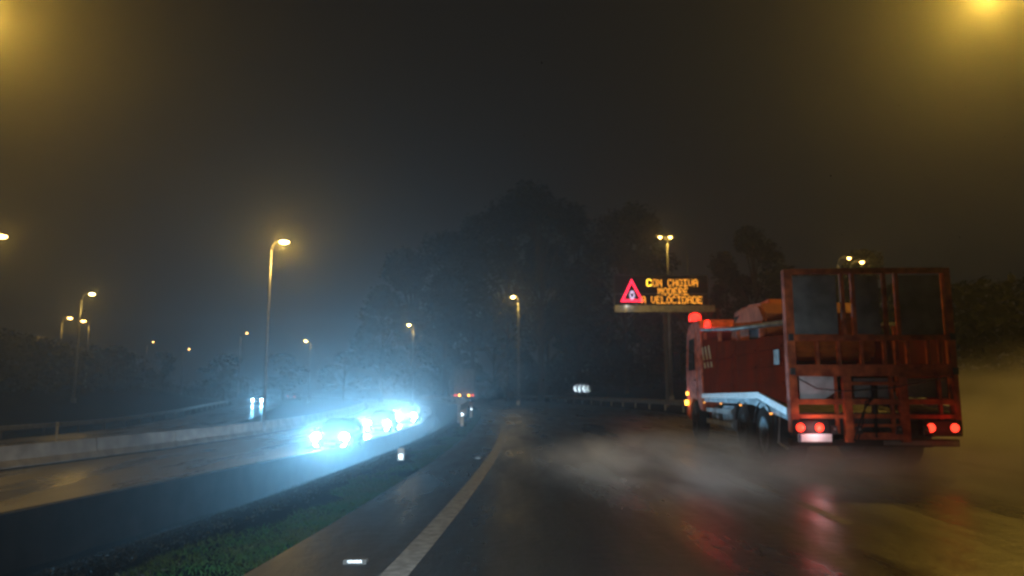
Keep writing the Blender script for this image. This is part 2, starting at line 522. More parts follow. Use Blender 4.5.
# ------------------------------------------------------------------ street lamps
def street_lamp(x, y, dd, label, arm=1.5, side=1, power=P_FAR, lensm='sodium', heads=1, col=(1.0, 0.6, 0.09), lens_r=0.16, tilt=0, base=None, rad=None):
    hp = pt(x, y, dd)
    px = hp.x - side * arm
    bz = ground_z(px, dd)
    t = empty('street_lamp', (px, dd, bz - 0.02))
    tag(t, label, 'street lamp', 'sodium street lamps along the motorway')
    H = hp.z - bz
    MB().tube([(0, 0, 0), (0, 0, H * .5), (0, 0, H - .5)], 0.13, 10, 0.065).build('pole', M['galv'], t, True)
    MB().box(-.16, .16, -.16, .16, 0, .5).build('base_box', M['galv'], t, bevel=.02)
    for s in ([side] if heads == 1 else [side, -side * 0.45]):
        a = arm * abs(s)
        sg = 1 if s > 0 else -1
        pts = [(0, 0, H - .55), (sg * a * .12, 0, H - .15), (sg * a * .4, 0, H + .05), (sg * (a - .3), 0, H + .1)]
        MB().tube(pts, .05, 8, .035).build('arm', M['galv'], t, True)
        hd = MB().prism([(sg * (a - .35), H + .04), (sg * (a - .3), H + .2), (sg * (a + .1), H + .2), (sg * (a + .4), H + .1), (sg * (a + .42), H + .04)], -.14, .14, 'y').build('lamp_head', M['galv'], t, bevel=.02)
        k = lens_r
        ln = MB().lathe([(k * .3, -.11), (k * .75, -.08), (k, -.02), (k, .03)], 14).build('lamp_lens', E[lensm], hd, True)
        ln.location = (sg * a, 0, H + .015)
        light('POINT', 'bulb', (sg * a, 0, H - .22), power * (1 if s == side else .5), col, t, 0.12)
    return t
LA = []
street_lamp(284, 242, 50, 'bright sodium street lamp glaring above the oncoming headlights, arm to the right', arm=.85, power=P_FAR * 8, lens_r=.3)
street_lamp(513, 297, 68, 'street lamp in front of the dark trees at the middle of the picture', arm=.5, side=-1, power=P_FAR)
street_lamp(409, 325, 97, 'small far street lamp left of the middle, above the last headlights', arm=.6, side=-1, power=P_FAR, lens_r=.2)
street_lamp(306, 341, 128, 'tiny far street lamp between the bright lamp pole and the headlights', arm=.8, side=-1, power=P_FAR * .8, lens_r=.22)
street_lamp(247, 333, 110, 'dim far street lamp just left of the bright lamp pole', arm=.9, power=P_FAR * .15, lensm='sodiumdim', lens_r=.1)
street_lamp(92, 294, 66, 'white-yellow street lamp standing high over the left embankment', arm=.9, power=P_FAR, lens_r=.22)
street_lamp(70, 318, 80, 'yellow street lamp low on the left, second below the white one', arm=.8, power=P_FAR * .9, lensm='sodiumdim', lens_r=.24)
street_lamp(83, 321, 88, 'dull yellow street lamp on the left just under the white lamp', arm=.8, side=-1, power=P_FAR * .6, lensm='sodiumdim', lens_r=.3)
street_lamp(37, 337, 100, 'smallest street lamp at the far left above the bank', arm=.8, power=P_FAR * .3, lensm='sodiumdim', lens_r=.13)
street_lamp(189, 349, 135, 'faint street lamp deep in the haze between the left lamps and the tall pole', arm=1, power=P_FAR * .1, lensm='sodiumdim', lens_r=.1)
street_lamp(153, 342, 130, 'faint pinprick street lamp over the left bank', arm=1, power=P_FAR * .1, lensm='sodiumdim', lens_r=.08)
street_lamp(660, 237, 57, 'twin-headed street lamp rising behind the message sign', arm=.55, side=-1, power=P_FAR * .55, lensm='sodiumdim', heads=2, lens_r=.13)
street_lamp(862, 262, 52, 'right one of two street lamps over the lorry, in front of a small tree', arm=.9, side=1, power=P_FAR * .25, lensm='sodiumdim', lens_r=.14)
street_lamp(849, 258, 56, 'left one of two street lamps over the lorry, in front of a small tree', arm=.9, side=1, power=P_FAR * .15, lensm='sodiumdim', lens_r=.12)
street_lamp(988, -12, 17.5, 'near sodium street lamp glaring in the top right corner over the road edge', arm=2.2, side=-1, power=P_SOD * 3.2, lensm='sodium', lens_r=.24, col=(1.0, .58, .07))
street_lamp(-24, 6, 17, 'near sodium street lamp glaring just beyond the top left corner', arm=2.0, side=1, power=P_SOD * 2.8, lensm='sodium', lens_r=.24, col=(1.0, .56, .07))
street_lamp(-2, 236, 40, 'sodium street lamp cut by the left edge of the picture', arm=1.6, side=1, power=P_FAR * 2.0, lensm='sodiumdim', lens_r=.45)
# thin bare pole right of the twin lamp
p = pt(687, 246, 60)
t = MB().tube([(0, 0, 0), (0, 0, p.z - .3)], .07, 8, .05).build('bare_pole', M['galv'], None, True)
t.location = (p.x, 60, ground_z(p.x, 60))
tag(t, 'thin bare metal pole rising behind the right end of the message sign', 'pole')

# ------------------------------------------------------------------ variable message sign
FONT = {'C': ['01110', '10001', '10000', '10000', '10000', '10001', '01110'], 'O': ['01110', '10001', '10001', '10001', '10001', '10001', '01110'],
        'N': ['10001', '11001', '10101', '10101', '10011', '10001', '10001'], 'H': ['10001', '10001', '10001', '11111', '10001', '10001', '10001'],
        'I': ['11111', '00100', '00100', '00100', '00100', '00100', '11111'], 'V': ['10001', '10001', '10001', '10001', '10001', '01010', '00100'],
        'A': ['01110', '10001', '10001', '11111', '10001', '10001', '10001'], 'M': ['10001', '11011', '10101', '10101', '10001', '10001', '10001'],
        'D': ['11110', '10001', '10001', '10001', '10001', '10001', '11110'], 'E': ['11111', '10000', '10000', '11110', '10000', '10000', '11111'],
        'R': ['11110', '10001', '10001', '11110', '10100', '10010', '10001'], 'L': ['10000', '10000', '10000', '10000', '10000', '10000', '11111']}
SD = 51.0
a, b = pt(614, 275, SD), pt(709, 306, SD)
SW, SH = b.x - a.x, a.z - b.z
sg = empty('message_sign', (a.x, SD, b.z))
tag(sg, 'overhead electronic message sign with red warning triangle and amber words', 'road sign')
MB().box(0, SW, 0, .45, 0, SH).build('case', M['signgrey'], sg, bevel=.04)
MB().box(.06, SW - .06, -.012, -.002, .06, SH - .06).build('face', M['signblack'], sg)
def spx(x): return (x - 614) * SW / 95.0
def spz(y): return (306 - y) * SH / 31.0
def dots(word, x, y, m, name, pitch=5.2):
    """one word of LED dots; x,y picture position of its top left"""
    cw = pitch * SW / 95.0
    px_, pz_ = cw / 6.0, 7.2 * SH / 31.0 / 7.0
    mb = MB()
    for i, ch in enumerate(word):
        for r_, row in enumerate(FONT[ch]):
            for c_, bit in enumerate(row):
                if bit == '1':
                    u = spx(x) + i * cw + (c_ + .5) * px_
                    v = spz(y) - (r_ + .5) * pz_
                    mb.box(u - .024, u + .024, -.022, -.013, v - .027, v + .027)
    return mb.build(name, m, sg)
tag(dots('C', 646.6, 279.2, E['amberglare'], 'letter', 6.4), 'first letter C, glare over it put in as brighter yellow')
dots('ON', 652.6, 279.4, E['amber'], 'word')
dots('CHOIVA', 668.0, 279.4, E['amber'], 'word')
dots('MODERE', 658.0, 288.0, E['amber'], 'word')
dots('A', 641.0, 296.4, E['amber'], 'word')
dots('VELOCIDADE', 651.0, 296.4, E['amber'], 'word')
tri = MB()
P3 = [(631.5, 278.5), (643.5, 302), (620, 302)]
cx3, cy3 = 631.8, 294
def trip(k): return [(spx(cx3 + (x - cx3) * k), spz(cy3 + (y - cy3) * k)) for x, y in P3]
o3, i3 = trip(1.0), trip(0.68)
for i in range(3):
    j = (i + 1) % 3
    tri.prism([o3[i], o3[j], i3[j], i3[i]], -.022, -.013, 'y')
tri.build('warning_triangle', E['led_red'], sg)
pic = MB()
ring = [(2.7 * math.cos(t_), 4.6 * math.sin(t_)) for t_ in [2 * PI * k / 12 for k in range(12)]]
for i in range(12):
    j = (i + 1) % 12
    q = [ring[i], ring[j], (ring[j][0] * .45, ring[j][1] * .45), (ring[i][0] * .45, ring[i][1] * .45)]
    pic.prism([(spx(631.8 + u), spz(295.2 - v)) for u, v in q], -.022, -.013, 'y')
pic.build('pictogram', E['led_white'], sg)
wk = MB().box(-.1, SW + .2, -.75, .1, -.22, -.16).box(-.1, SW + .2, -.78, -.74, -.5, -.04)
wk.build('walkway', M['galv'], sg)
MB().tube([(-.1, -.74, .75), (SW + .2, -.74, .75)], .02, 6).build('handrail', M['galv'], sg)
for k in range(6):
    MB().tube([(-.1 + k * (SW + 1) / 5, -.74, -.2), (-.1 + k * (SW + 1) / 5, -.74, .75)], .018, 6).build('rail_post', M['galv'], sg)
MB().box(SW * .1, SW * .9, .5, .72, SH * .25, SH * .25 + .25).build('cantilever_beam', M['galv'], sg)
MB().box(SW * .1, SW * .9, .5, .72, SH * .75, SH * .75 + .25).build('cantilever_beam', M['galv'], sg)
MB().box(spx(665.6), spx(668.8), .75, 1.05, -b.z, SH * .75 + .5).build('mast', M['signgrey'], sg, bevel=.03)
light('POINT', 'walkway_lamp', (spx(626), -1.3, .05), 6, (1, .95, .85), sg, .05)

# ------------------------------------------------------------------ chevron board on the bend
CD = 84.0
c0 = pt(573, 384, CD); c1 = pt(590, 393, CD)
ch = empty('chevron_board', ((c0.x + c1.x) / 2, CD, c1.z), -math.atan((c0.x + c1.x) / 2 / CD))
tag(ch, 'small board of four white chevrons on the outside of the bend', 'road sign')
cw_, chh = c1.x - c0.x, c0.z - c1.z
MB().box(-cw_ / 2, cw_ / 2, 0, .05, 0, chh).build('board', M['chevback'], ch)
for k in range(4):
    u = -cw_ / 2 + (k + .12) * cw_ / 4
    q = cw_ / 4
    o = MB().prism([(u, chh * .5), (u + q * .5, chh * .9), (u + q * .8, chh * .9), (u + q * .35, chh * .5), (u + q * .8, chh * .1), (u + q * .5, chh * .1)], -.012, -.002, 'y').build('chevron', M['sheeting'], ch)
gz = ground_z(ch.location.x, CD)
for s in (-1, 1):
    MB().tube([(s * cw_ * .35, .09, gz - c1.z - .1), (s * cw_ * .35, .09, chh * .9)], .04, 6).build('post', M['galv'], ch)

# ------------------------------------------------------------------ wheels
def wheel(parent, x, y, r, wd, out=-1, dual=False):
    t = MB()
    k = .35 * r
    mx = Matrix.Translation((x, y, r)) @ Matrix.Rotation(R(90), 4, 'Y')
    t.lathe([(r * .58, -wd / 2), (r * .9, -wd / 2), (r * .98, -wd * .38), (r, -wd * .2), (r, wd * .2), (r * .98, wd * .38), (r * .9, wd / 2), (r * .58, wd / 2)], 28, mx)
    ty = t.build('tyre', M['tyre'], parent, True)
    h = MB()
    e = out * wd / 2
    h.lathe([(r * .6, e * 1.0), (r * .56, e * .96), (r * .5, e * .4), (r * .22, e * .35), (r * .2, e * .85), (r * .08, e * .9)], 24, mx)
    for q in range(8):
        a_ = q * PI / 4
        h.lathe([(.018, e * .35), (.018, e * .5)], 6, mx @ Matrix.Translation((r * .34 * math.cos(a_), r * .34 * math.sin(a_), 0)))
    h.build('rim', M['rim'], ty, False)
    return ty

# ------------------------------------------------------------------ the red lorry
TH = -math.atan(0.065)
LR = empty('lorry', (4.07 + 1.2 * math.cos(TH), 11.0 + 1.25 * math.sin(TH), 0.0), TH)
LR.scale = (.965, 1, 1)
tag(LR, 'red flatbed lorry with an upright barred rear ramp throwing up spray in the right lane', 'lorry')
W2 = 1.25
# chassis and deck
MB().box(-.55, -.4, .3, 9.2, .62, .86).box(.4, .55, .3, 9.2, .62, .86).box(-.55, .55, .35, .5, .6, .84).box(-.55, .55, 4, 4.15, .6, .84).build('chassis', M['steel'], LR)
dk = MB().prism([(.12, .78), (2.2, .98), (6.6, .98), (6.6, 1.1), (2.2, 1.1), (.12, .9)], -W2 + .03, W2 - .03, 'x').build('deck', M['steel'], LR)
for s in (-1, 1):
    MB().prism([(.1, .86), (1.7, 1.09), (6.7, 1.06), (6.7, 1.16), (1.7, 1.2), (.1, .97)], s * (W2 - .025), s * (W2 + .012), 'x').build('edge_strip', M['strip'], LR)
# side walls: dark red panels with posts
for s in (-1, 1):
    for i, (y0, y1, za, zb) in enumerate([(.15, 1.65, 1.05, 1.12), (1.70, 3.3, 1.2, 1.2), (3.35, 4.95, 1.18, 1.18), (5.0, 6.6, 1.17, 1.17)]):
        top = [2.05, 2.1, 2.2, 2.35][i]
        MB().prism([(y0, za - .03 if i == 0 else za), (y1, zb + .08 if i == 0 else zb), (y1, top + .07), (y0, top)], s * (W2 - .075), s * (W2 - .03), 'x').build('side_panel', M['darkred'], LR)
        for q in range(3):
            MB().prism([(y0 + .12, 1.32 + q * .28), (y1 - .12, 1.32 + q * .28), (y1 - .12, 1.37 + q * .28), (y0 + .12, 1.37 + q * .28)], s * (W2 - .03), s * (W2 - .008), 'x').build('panel_rib', M['darkred'], LR)
    for y in (1.675, 3.325, 4.975, 6.62):
        MB().box(s * (W2 - .1) - .035, s * (W2 - .1) + .035 , y - .04, y + .04, 1.12, 2.3 + (y - 1.6) * .06).build('side_post', M['redsteel'], LR)
# worn yellow hazard stripes on the front panel of each side
for s in (-1, 1):
    for q in range(3):
        y_ = 5.5 + q * .38
        MB().prism([(y_, 1.75), (y_ + .14, 1.75), (y_ + .44, 2.25), (y_ + .30, 2.25)], s * (W2 - .028), s * (W2 - .02), 'x').build('hazard_stripe', M['yellow'], LR)
# light boom rail over the side, from ramp to cab
MB().tube([(-W2 + .05, .15, 2.24), (-W2 + .05, 3.4, 2.42), (-W2 + .05, 6.7, 2.68)], .045, 8).build('top_rail', M['greymesh'], LR, True)
MB().tube([(W2 - .05, .15, 2.24), (W2 - .05, 3.4, 2.42), (W2 - .05, 6.7, 2.68)], .045, 8).build('top_rail', M['greymesh'], LR, True)
MB().box(-W2 - .01, -W2 + .0, .35, .62, 1.62, 1.85).build('side_box', M['greymesh'], LR)
# upright rear ramp, bar by bar (x from the left edge, z heights from the picture)
rp = MB().box(-W2 + .005, -W2 + .13, -.06, .1, .62, 3.02).build('ramp', M['redsteel'], LR, bevel=.008)
def rbar(x0, x1, z0, z1, y0=-.05, y1=.05, m='redsteel', nm='ramp_bar'):
    return MB().box(x0 - W2, x1 - W2, y0, y1, z0, z1).build(nm, M[m], rp, bevel=.006)
rbar(2.41, 2.495, .62, 3.02, -.06, .1)
rbar(.13, 2.41, 2.95, 3.03)
for z0, z1 in [(1.95, 2.03), (1.43, 1.60), (1.02, 1.10), (.82, .88)]:
    rbar(.132, 2.408, z0, z1, -.055, .045)
for x in (.86, 1.02, 1.49, 1.67): rbar(x, x + .055, 2.03, 2.95, -.04, .03)
for x in (.44, .76, 1.10, 1.44, 1.78, 2.08, 2.26): rbar(x, x + .05, 1.6, 1.95, -.035, .035)
for x in (.80, 1.62): rbar(x, x + .12, .48, 1.43, -.075, .03)
for x in (.68, 1.50, 2.2): rbar(x, x + .05, .6, 1.43, -.03, .03)
rbar(.92, 1.62, 1.30, 1.35); rbar(.92, 1.62, .52, .62, -.06, .04); rbar(.92, 1.62, .70, .74)
for i, (x0, x1) in enumerate([(.15, .82), (1.10, 1.46), (1.75, 2.38)]):
    rbar(x0, x1, 2.05, 2.93, .04, .05, 'greymesh', 'mesh_panel')
for x0, x1 in [(1.0, 1.55), (1.78, 2.38)]: rbar(x0, x1, 1.12, 1.40, .05, .06, 'greymesh', 'mesh_panel')
o = MB().prism([(.17 - W2, 1.08), (.50 - W2, 1.08), (.70 - W2, 1.2), (.72 - W2, 1.42), (.17 - W2, 1.44)], -.02, -.01, 'y').build('pale_panel', M['palepanel'], rp)
# rams and hinge in the centre
MB().tube([(1.24 - W2, -.02, .55), (1.28 - W2, .0, 1.3)], .045, 10).build('ram', M['black'], rp, True)
MB().box(1.1 - W2, 1.42 - W2, -.04, .02, .74, .82).build('hinge', M['steel'], rp)
# diagonal braces and rungs, smaller bars
for (xa, za, xb, zb) in [(.94, .62, 1.22, .8), (1.6, .62, 1.32, .8)]:
    MB().tube([(xa - W2, -.01, za), (xb - W2, -.01, zb)], .02, 6).build('brace', M['redsteel'], rp)
# hinge lugs, latch pins and hoses on the ramp
for x in (.62, .98, 1.56, 1.95):
    MB().prism([(x - W2 - .05, .60), (x - W2 + .05, .60), (x - W2 + .03, .72), (x - W2 - .03, .72)], -.11, -.085, 'y').build('hinge_lug', M['steel'], rp)
    MB().tube([(x - W2, -.13, .67), (x - W2, -.07, .67)], .018, 8).build('hinge_pin', M['galv'], rp)
for x, z in ((.06, 2.0), (2.45, 2.0), (.06, 1.5), (2.45, 1.5)):
    MB().box(x - W2 - .035, x - W2 + .035, -.10, -.062, z - .05, z + .05).build('latch', M['steel'], rp)
for k in (0, 1):
    MB().tube([(.9 + k * .05 - W2, -.09, .5), (.98 + k * .05 - W2, -.11, .75), (1.1 - W2, -.10, 1.0 + .06 * k), (1.24 - W2, -.06, 1.12)], .012, 6).build('hose', M['black'], rp, True)
MB().tube([(.13 - W2, -.07, 1.40), (.4 - W2, -.08, 1.25), (.8 - W2, -.08, 1.21), (1.5 - W2, -.08, 1.26), (2.4 - W2, -.07, 1.42)], .009, 5).build('chain', M['steel'], rp)
# bumper with lamps
MB().box(-W2 + .02, W2 - .02, .02, .16, .42, .52).build('bumper', M['black'], LR, bevel=.01)
MB().box(.12, W2 - .05, -.0, .018, .44, .50).build('bumper_strip', M['greymesh'], LR)
for xs in ((-1.16, -.76), (.74, 1.16)):
    lp = MB().box(xs[0] - .07, xs[1] + .07, -.082, .09, .57, .80).build('lamp_housing', M['black'], LR, bevel=.01)
    for x in (xs[0] + .04, xs[1] - .08 if xs[0] < 0 else xs[1] - .04):
        l_ = MB().lathe([(.02, -.02), (.055, -.012), (.065, .01)], 14, Matrix.Translation((x, -.09, .69)) @ Matrix.Rotation(R(90), 4, 'X') @ Matrix.Scale(-1, 4, (0, 0, 1)))
        l_.build('tail_lamp', E['tail'], lp, True)
    light('POINT', 'tail_glow', ((xs[0] + xs[1]) / 2, -.2, .69), 3.2 if xs[0] < 0 else 1.0, (1, .04, .02), LR, .1)
MB().box(-1.17, -.68, -.115, -.10, .49, .60).build('number_plate', M['plate'], LR)
MB().box(-1.165, -1.13, -.118, -.1155, .495, .595).build('plate_band', M['chevback'], LR)
light('POINT', 'plate_lamp', (-.92, -.24, .66), 1.8, (.9, .95, 1), LR, .02)
# mudguards, axles, wheels
for y in (1.52, 2.92):
    MB().tube([(-1.0, y, .5), (1.0, y, .5)], .07, 10).build('axle', M['steel'], LR, True)
    for s in (-1, 1):
        wheel(LR, s * (W2 - .16), y, .5, .28, s)
        wheel(LR, s * (W2 - .47), y, .5, .28, s)
        g_ = MB()
        pr = [(y + .6 * math.cos(t_), .5 + .58 * math.sin(t_)) for t_ in [PI * k / 10 for k in range(1, 10)]]
        pr += [(q[0] * 1.0 + (y - q[0]) * .04, .5 + (q[1] - .5) * .95) for q in pr[::-1]]
        g_.prism([(a_, min(b_, 1.02)) for a_, b_ in pr], s * (W2 - .62), s * (W2 - .01), 'x')
        g_.build('mudguard', M['black'], LR)
MB().box(-W2 + .03, -W2 + .55, .82, .85, .35, .95).build('mud_flap', M['black'], LR)
MB().box(W2 - .55, W2 - .03, .82, .85, .35, .95).build('mud_flap', M['black'], LR)
MB().tube([(-W2 + .04, .6, .9), (-W2 + .04, .75, .42), (-W2 + .04, .3, .36)], .02, 6).build('guard_bar', M['galv'], LR)
# side underrun guard, tank, tool box
MB().box(-W2 + .03, -W2 + .06, 3.9, 6.4, .5, .6).box(-W2 + .03, -W2 + .06, 3.9, 6.4, .75, .85).build('side_guard', M['greymesh'], LR)
MB().box(-W2 + .1, -W2 + .6, 4.0, 5.0, .42, .92).build('tool_box', M['steel'], LR, bevel=.03)
MB().lathe([(.05, 0), (.28, .02), (.28, 1.2), (.05, 1.22)], 16, Matrix.Translation((-W2 + .42, 5.15, .66)) @ Matrix.Rotation(R(-90), 4, 'X')).build('fuel_tank', M['steel'], LR, True)
for y, z in ((.9, .86), (2.9, .96), (4.6, .96), (6.4, .96)):
    l_ = MB().box(-W2 - .03, -W2 - .0, y - .03, y + .03, z - .014, z + .014).build('side_marker', E['markerdim'], LR)
# headboard
MB().box(-W2 + .05, W2 - .05, 6.66, 6.74, 1.16, 2.62).build('headboard', M['darkred'], LR)
# cab
cabp = [(7.0, .75), (7.0, 2.75), (7.35, 2.98), (8.5, 2.98), (8.95, 2.75), (9.25, 1.75), (9.28, .6), (8.9, .45), (8.75, .75), (8.3, 1.02), (7.75, 1.02), (7.4, .75)]
MB().prism(cabp, -1.18, 1.18, 'x').build('cab', M['redsteel'], LR, bevel=.03)
for s in (-1, 1):
    dr = MB().box(min(s * 1.181, s * 1.2), max(s * 1.181, s * 1.2), 7.62, 8.78, 1.05, 2.7).build('door', M['redsteel'], LR)
    MB().prism([(7.75, 1.75), (7.75, 2.55), (8.5, 2.55), (8.72, 1.75)], s * 1.2, s * 1.212, 'x').build('door_window', M['glass'], dr)
    MB().tube([(s * 1.22, 7.7, 1.5), (s * 1.22, 7.9, 1.5)], .015, 6).build('door_handle', M['black'], dr)
    mr = MB().box(s * 1.5 - .1, s * 1.5 + .1, 8.86, 8.95, 1.75, 2.25).build('mirror', M['black'], LR, bevel=.02)
    MB().tube([(s * 1.2, 8.8, 2.3), (s * 1.45, 8.9, 2.2)], .015, 6).build('mirror_arm', M['black'], mr)
    MB().box(s * 1.21 - .02, s * 1.21 + .02, 8.95, 9.05, 1.12, 1.2).build('side_marker', E['marker'], LR)
    wheel(LR, s * (1.2 - .15), 8.05, .5, .29, s)
MB().prism([(8.97, 2.68), (9.235, 1.8), (9.25, 1.8), (8.985, 2.68)], -1.05, 1.05, 'x').build('windscreen', M['glass'], LR)
MB().box(-.8, .8, 6.96, 6.995, 1.9, 2.5).build('rear_window', M['glass'], LR)
lo = light('POINT', 'marker_glow', (-W2 - .2, 8.9, 1.0), 1.2, (1, .45, .05), LR, .06)
MB().box(-W2 - .02, -W2 + .06, 8.96, 9.06, .86, .98).build('indicator_lamp', E['marker'], LR)
# red beacons on the rail by the cab
for (x, y, z, r_, pw) in [(-1.06, 6.72, 2.78, .075, 5.0), (-1.05, 8.35, 3.12, .16, 8.0)]:
    bc = MB().lathe([(r_ * 1.2, -.05), (r_ * 1.2, .0)], 14, Matrix.Translation((x, y, z - .1))).build('beacon_base', M['black'], LR)
    MB().lathe([(r_, -.1), (r_, .04), (r_ * .8, .1), (r_ * .3, .13)], 14, Matrix.Translation((x, y, z))).build('beacon_lamp', E['beacon'], bc, True)
    light('POINT', 'beacon_glow', (x, y - .15, z + .2), pw, (1, .02, .02), LR, .08)
# exhaust stack and air intake behind the cab
MB().tube([(.95, 6.88, 1.0), (.95, 6.88, 3.0)], .07, 10).build('exhaust_stack', M['steel'], LR, True)

# ------------------------------------------------------------------ orange machine carried on the lorry
dpos = LR.matrix_basis @ Vector((0, 3.6, 1.2))
EX = empty('excavator', dpos, TH)
tag(EX, 'orange excavator with a folded arched boom riding on the lorry bed', 'excavator')
for s in (-1, 1):
    tr = MB()
    pr = [(-1.3, .25), (-1.15, .03), (1.15, .03), (1.3, .25), (1.15, .47), (-1.15, .47)]
    tr.prism(pr, s * .62, s * 1.0, 'x').build('track', M['tyre'], EX, bevel=.03)
MB().box(-.55, .55, -.8, .8, .25, .5).build('undercarriage', M['steel'], EX)
MB().prism([(-1.45, .55), (-1.55, .75), (-1.5, 1.35), (-1.2, 1.6), (-.3, 1.68), (.3, 1.55), (1.0, 1.4), (1.1, .55)], -.95, .95, 'x').build('engine_hood', M['orange'], EX, bevel=.06)
cb = MB().prism([(-.2, 1.25), (-.2, 1.58), (.0, 1.66), (.75, 1.66), (.95, 1.2)], -.93, -.2, 'x').build('operator_cab', M['orange'], EX, bevel=.04)
MB().prism([(-.05, 1.3), (-.05, 1.52), (.7, 1.52), (.8, 1.3)], -.945, -.935, 'x').build('cab_window', M['glass'], cb)
MB().box(-.96, -.952, -1.3, -.5, .9, 1.2).build('vent_grille', M['black'], EX)
MB().box(-.975, -.953, -.4, .8, .72, .80).build('yellow_stripe', M['yellow'], EX)
bmv = [(0.2, 1.1), (.9, 1.75), (1.6, 1.75), (2.5, 1.3), (2.9, .75)]
up_ = [(x + .12, z + .2) for x, z in bmv]
MB().prism(bmv + up_[::-1], -.16, .16, 'x').build('boom', M['orange'], EX, bevel=.03)
MB().prism([(2.75, .7), (3.0, .75), (2.7, .2), (2.3, .15)], -.14, .14, 'x').build('dipper_arm', M['orange'], EX, bevel=.02)
MB().tube([(.0, .5, .9), (.0, 1.3, 1.55)], .05, 10).build('boom_ram', M['galv'], EX, True)
MB().prism([(1.5, .05), (2.3, .05), (2.45, .35), (2.2, .6), (1.8, .5)], -.4, .4, 'x').build('bucket', M['steel'], EX, bevel=.02)

# ------------------------------------------------------------------ cars
def make_car(name, paint, rear=False):
    """a hatchback facing -Y (towards the camera)"""
    t = empty(name, (0, 0, 0))
    B = MB()
    secs = [(-2.05, .62, .28, .60), (-1.95, .78, .22, .72), (-1.3, .86, .2, .86), (-.75, .88, .2, .95), (.6, .88, .2, .98), (1.6, .87, .22, .98), (2.0, .80, .26, .92), (2.08, .7, .36, .8)]
    k = 10
    for (y, hw, z0, z1) in secs:
        for (u, v) in [(-.8, 0), (-1, .18), (-1, .62), (-.93, .85), (-.7, 1), (.7, 1), (.93, .85), (1, .62), (1, .18), (.8, 0)]:
            B.v.append((u * hw, y, z0 + (z1 - z0) * v))
    for i in range(len(secs) - 1):
        for j in range(k): B.f.append((i * k + j, i * k + (j + 1) % k, (i + 1) * k + (j + 1) % k, (i + 1) * k + j))
    B.f.append(tuple(range(k))[::-1]); B.f.append(tuple((len(secs) - 1) * k + j for j in range(k)))
    bd = B.build('body', paint, t, True)
    C_ = MB()
    cs = [(-.85, .74, .93, .94), (-.15, .66, .93, 1.38), (.3, .64, .93, 1.44), (1.2, .62, .93, 1.40), (1.85, .68, .93, 1.0)]
    for (y, hw, z0, z1) in cs:
        C_.v += [(-.8, y, z0), (-hw, y, z1 - .03 * (z1 - z0)), (-hw + .1, y, z1), (hw - .1, y, z1), (hw, y, z1 - .03 * (z1 - z0)), (.8, y, z0)]
    for i in range(len(cs) - 1):
        for j in range(6): C_.f.append((i * 6 + j, i * 6 + (j + 1) % 6, (i + 1) * 6 + (j + 1) % 6, (i + 1) * 6 + j))
    C_.f.append((5, 4, 3, 2, 1, 0)); C_.f.append(tuple(24 + j for j in range(6)))
    C_.build('cabin_glass', M['glass'], t, False)
    MB().box(-.54, .54, -.1, 1.3, 1.42, 1.455).build('roof', paint, t, bevel=.012)
    for s in (-1, 1):
        for y in (-1.3, 1.35):
            wheel(t, s * .78, y, .32, .2, s)
        MB().box(s * .95 - .09, s * .95 + .09, -.65, -.52, .95, 1.08).build('mirror', paint, t, bevel=.02)
        if not rear:
            h = MB().lathe([(.02, .03), (.14, .02), (.19, 0.0), (.19, -.05)], 14, Matrix.Translation((s * .66, -2.0, .66)) @ Matrix.Rotation(R(90), 4, 'X')).build('headlight', E['head'], t, True)
            MB().lathe([(.02, .02), (.09, .015), (.12, 0.0), (.12, -.04)], 12, Matrix.Translation((s * .60, -2.0, .36)) @ Matrix.Rotation(R(90), 4, 'X')).build('glare_lamp', E['head'], t, True)  # added lower lamp, draws the headlight glare out downwards
    MB().box(-.45, .45, -2.075, -2.04, .4, .56).build('grille', M['black'], t, bevel=.01)
    MB().box(-.26, .26, -2.095, -2.08, .33, .43).build('number_plate', M['plate'], t)
    return t
def place_car(t, x, d, label, group, aim=None, power=P_HEAD, cz=None, rz=0, colr=(.2, .62, 1.0), spot=60):
    z = (opz(d) if cz is None else cz)
    t.location = (x, d, z); t.rotation_euler = (0, 0, rz)
    tag(t, label, 'car', group)
    for s in (-1, 1):
        light('SPOT', 'headlight_beam', (s * .66, -2.12, .68), power, colr, t, .09, aim or (.12, -1, -.015), spot, 1.0)
G1 = 'oncoming cars with dazzling headlights'
protos = [make_car('car', p_) for p_ in (CARP[1], CARP[1], CARP[0])]
def spot_at(x, y, d):
    q = pt(x, y, d); return q.x
c1_ = protos[0]
place_car(c1_, spot_at(330, 438, 35), 37, 'nearest oncoming car with two dazzling blue-white headlights', G1, aim=(.2, -1, -.03))
c2_ = protos[1]
place_car(c2_, spot_at(377, 424, 50), 52, 'second oncoming car, its dazzling headlights nearly touching', G1, aim=(.17, -1, -.02), power=P_HEAD * .4)
c3_ = protos[2]
place_car(c3_, spot_at(406, 416, 64), 66, 'third oncoming car, its headlights merged into one white blaze', G1, aim=(.14, -1, .015), power=P_HEAD * .4)
c4_ = make_car('car', CARP[1])
place_car(c4_, spot_at(254, 410, 117), 119, 'small far car coming along the slip road on the left', 'far cars', aim=(.32, -1, 0), power=P_HEAD * .25, cz=opz(119), rz=.2)
for o in kids(c4_):
    if o.name.startswith(('headlight', 'glare_lamp')) and o.type == 'MESH': o.data.materials[0] = E['headfar']
c5_ = make_car('car', CARP[0], rear=True)
x5 = spot_at(294, 402, 150)
c5_.location = (x5, 150, ground_z(x5, 150) ); tag(c5_, 'far car showing faint red tail lights between the slip road car and the headlights', 'car', 'far cars')
for s in (-1, 1):
    MB().box(s * .66 - .1, s * .66 + .1, -2.12, -2.1, .6, .78).build('tail_lamp', E['tailfar'], c5_)

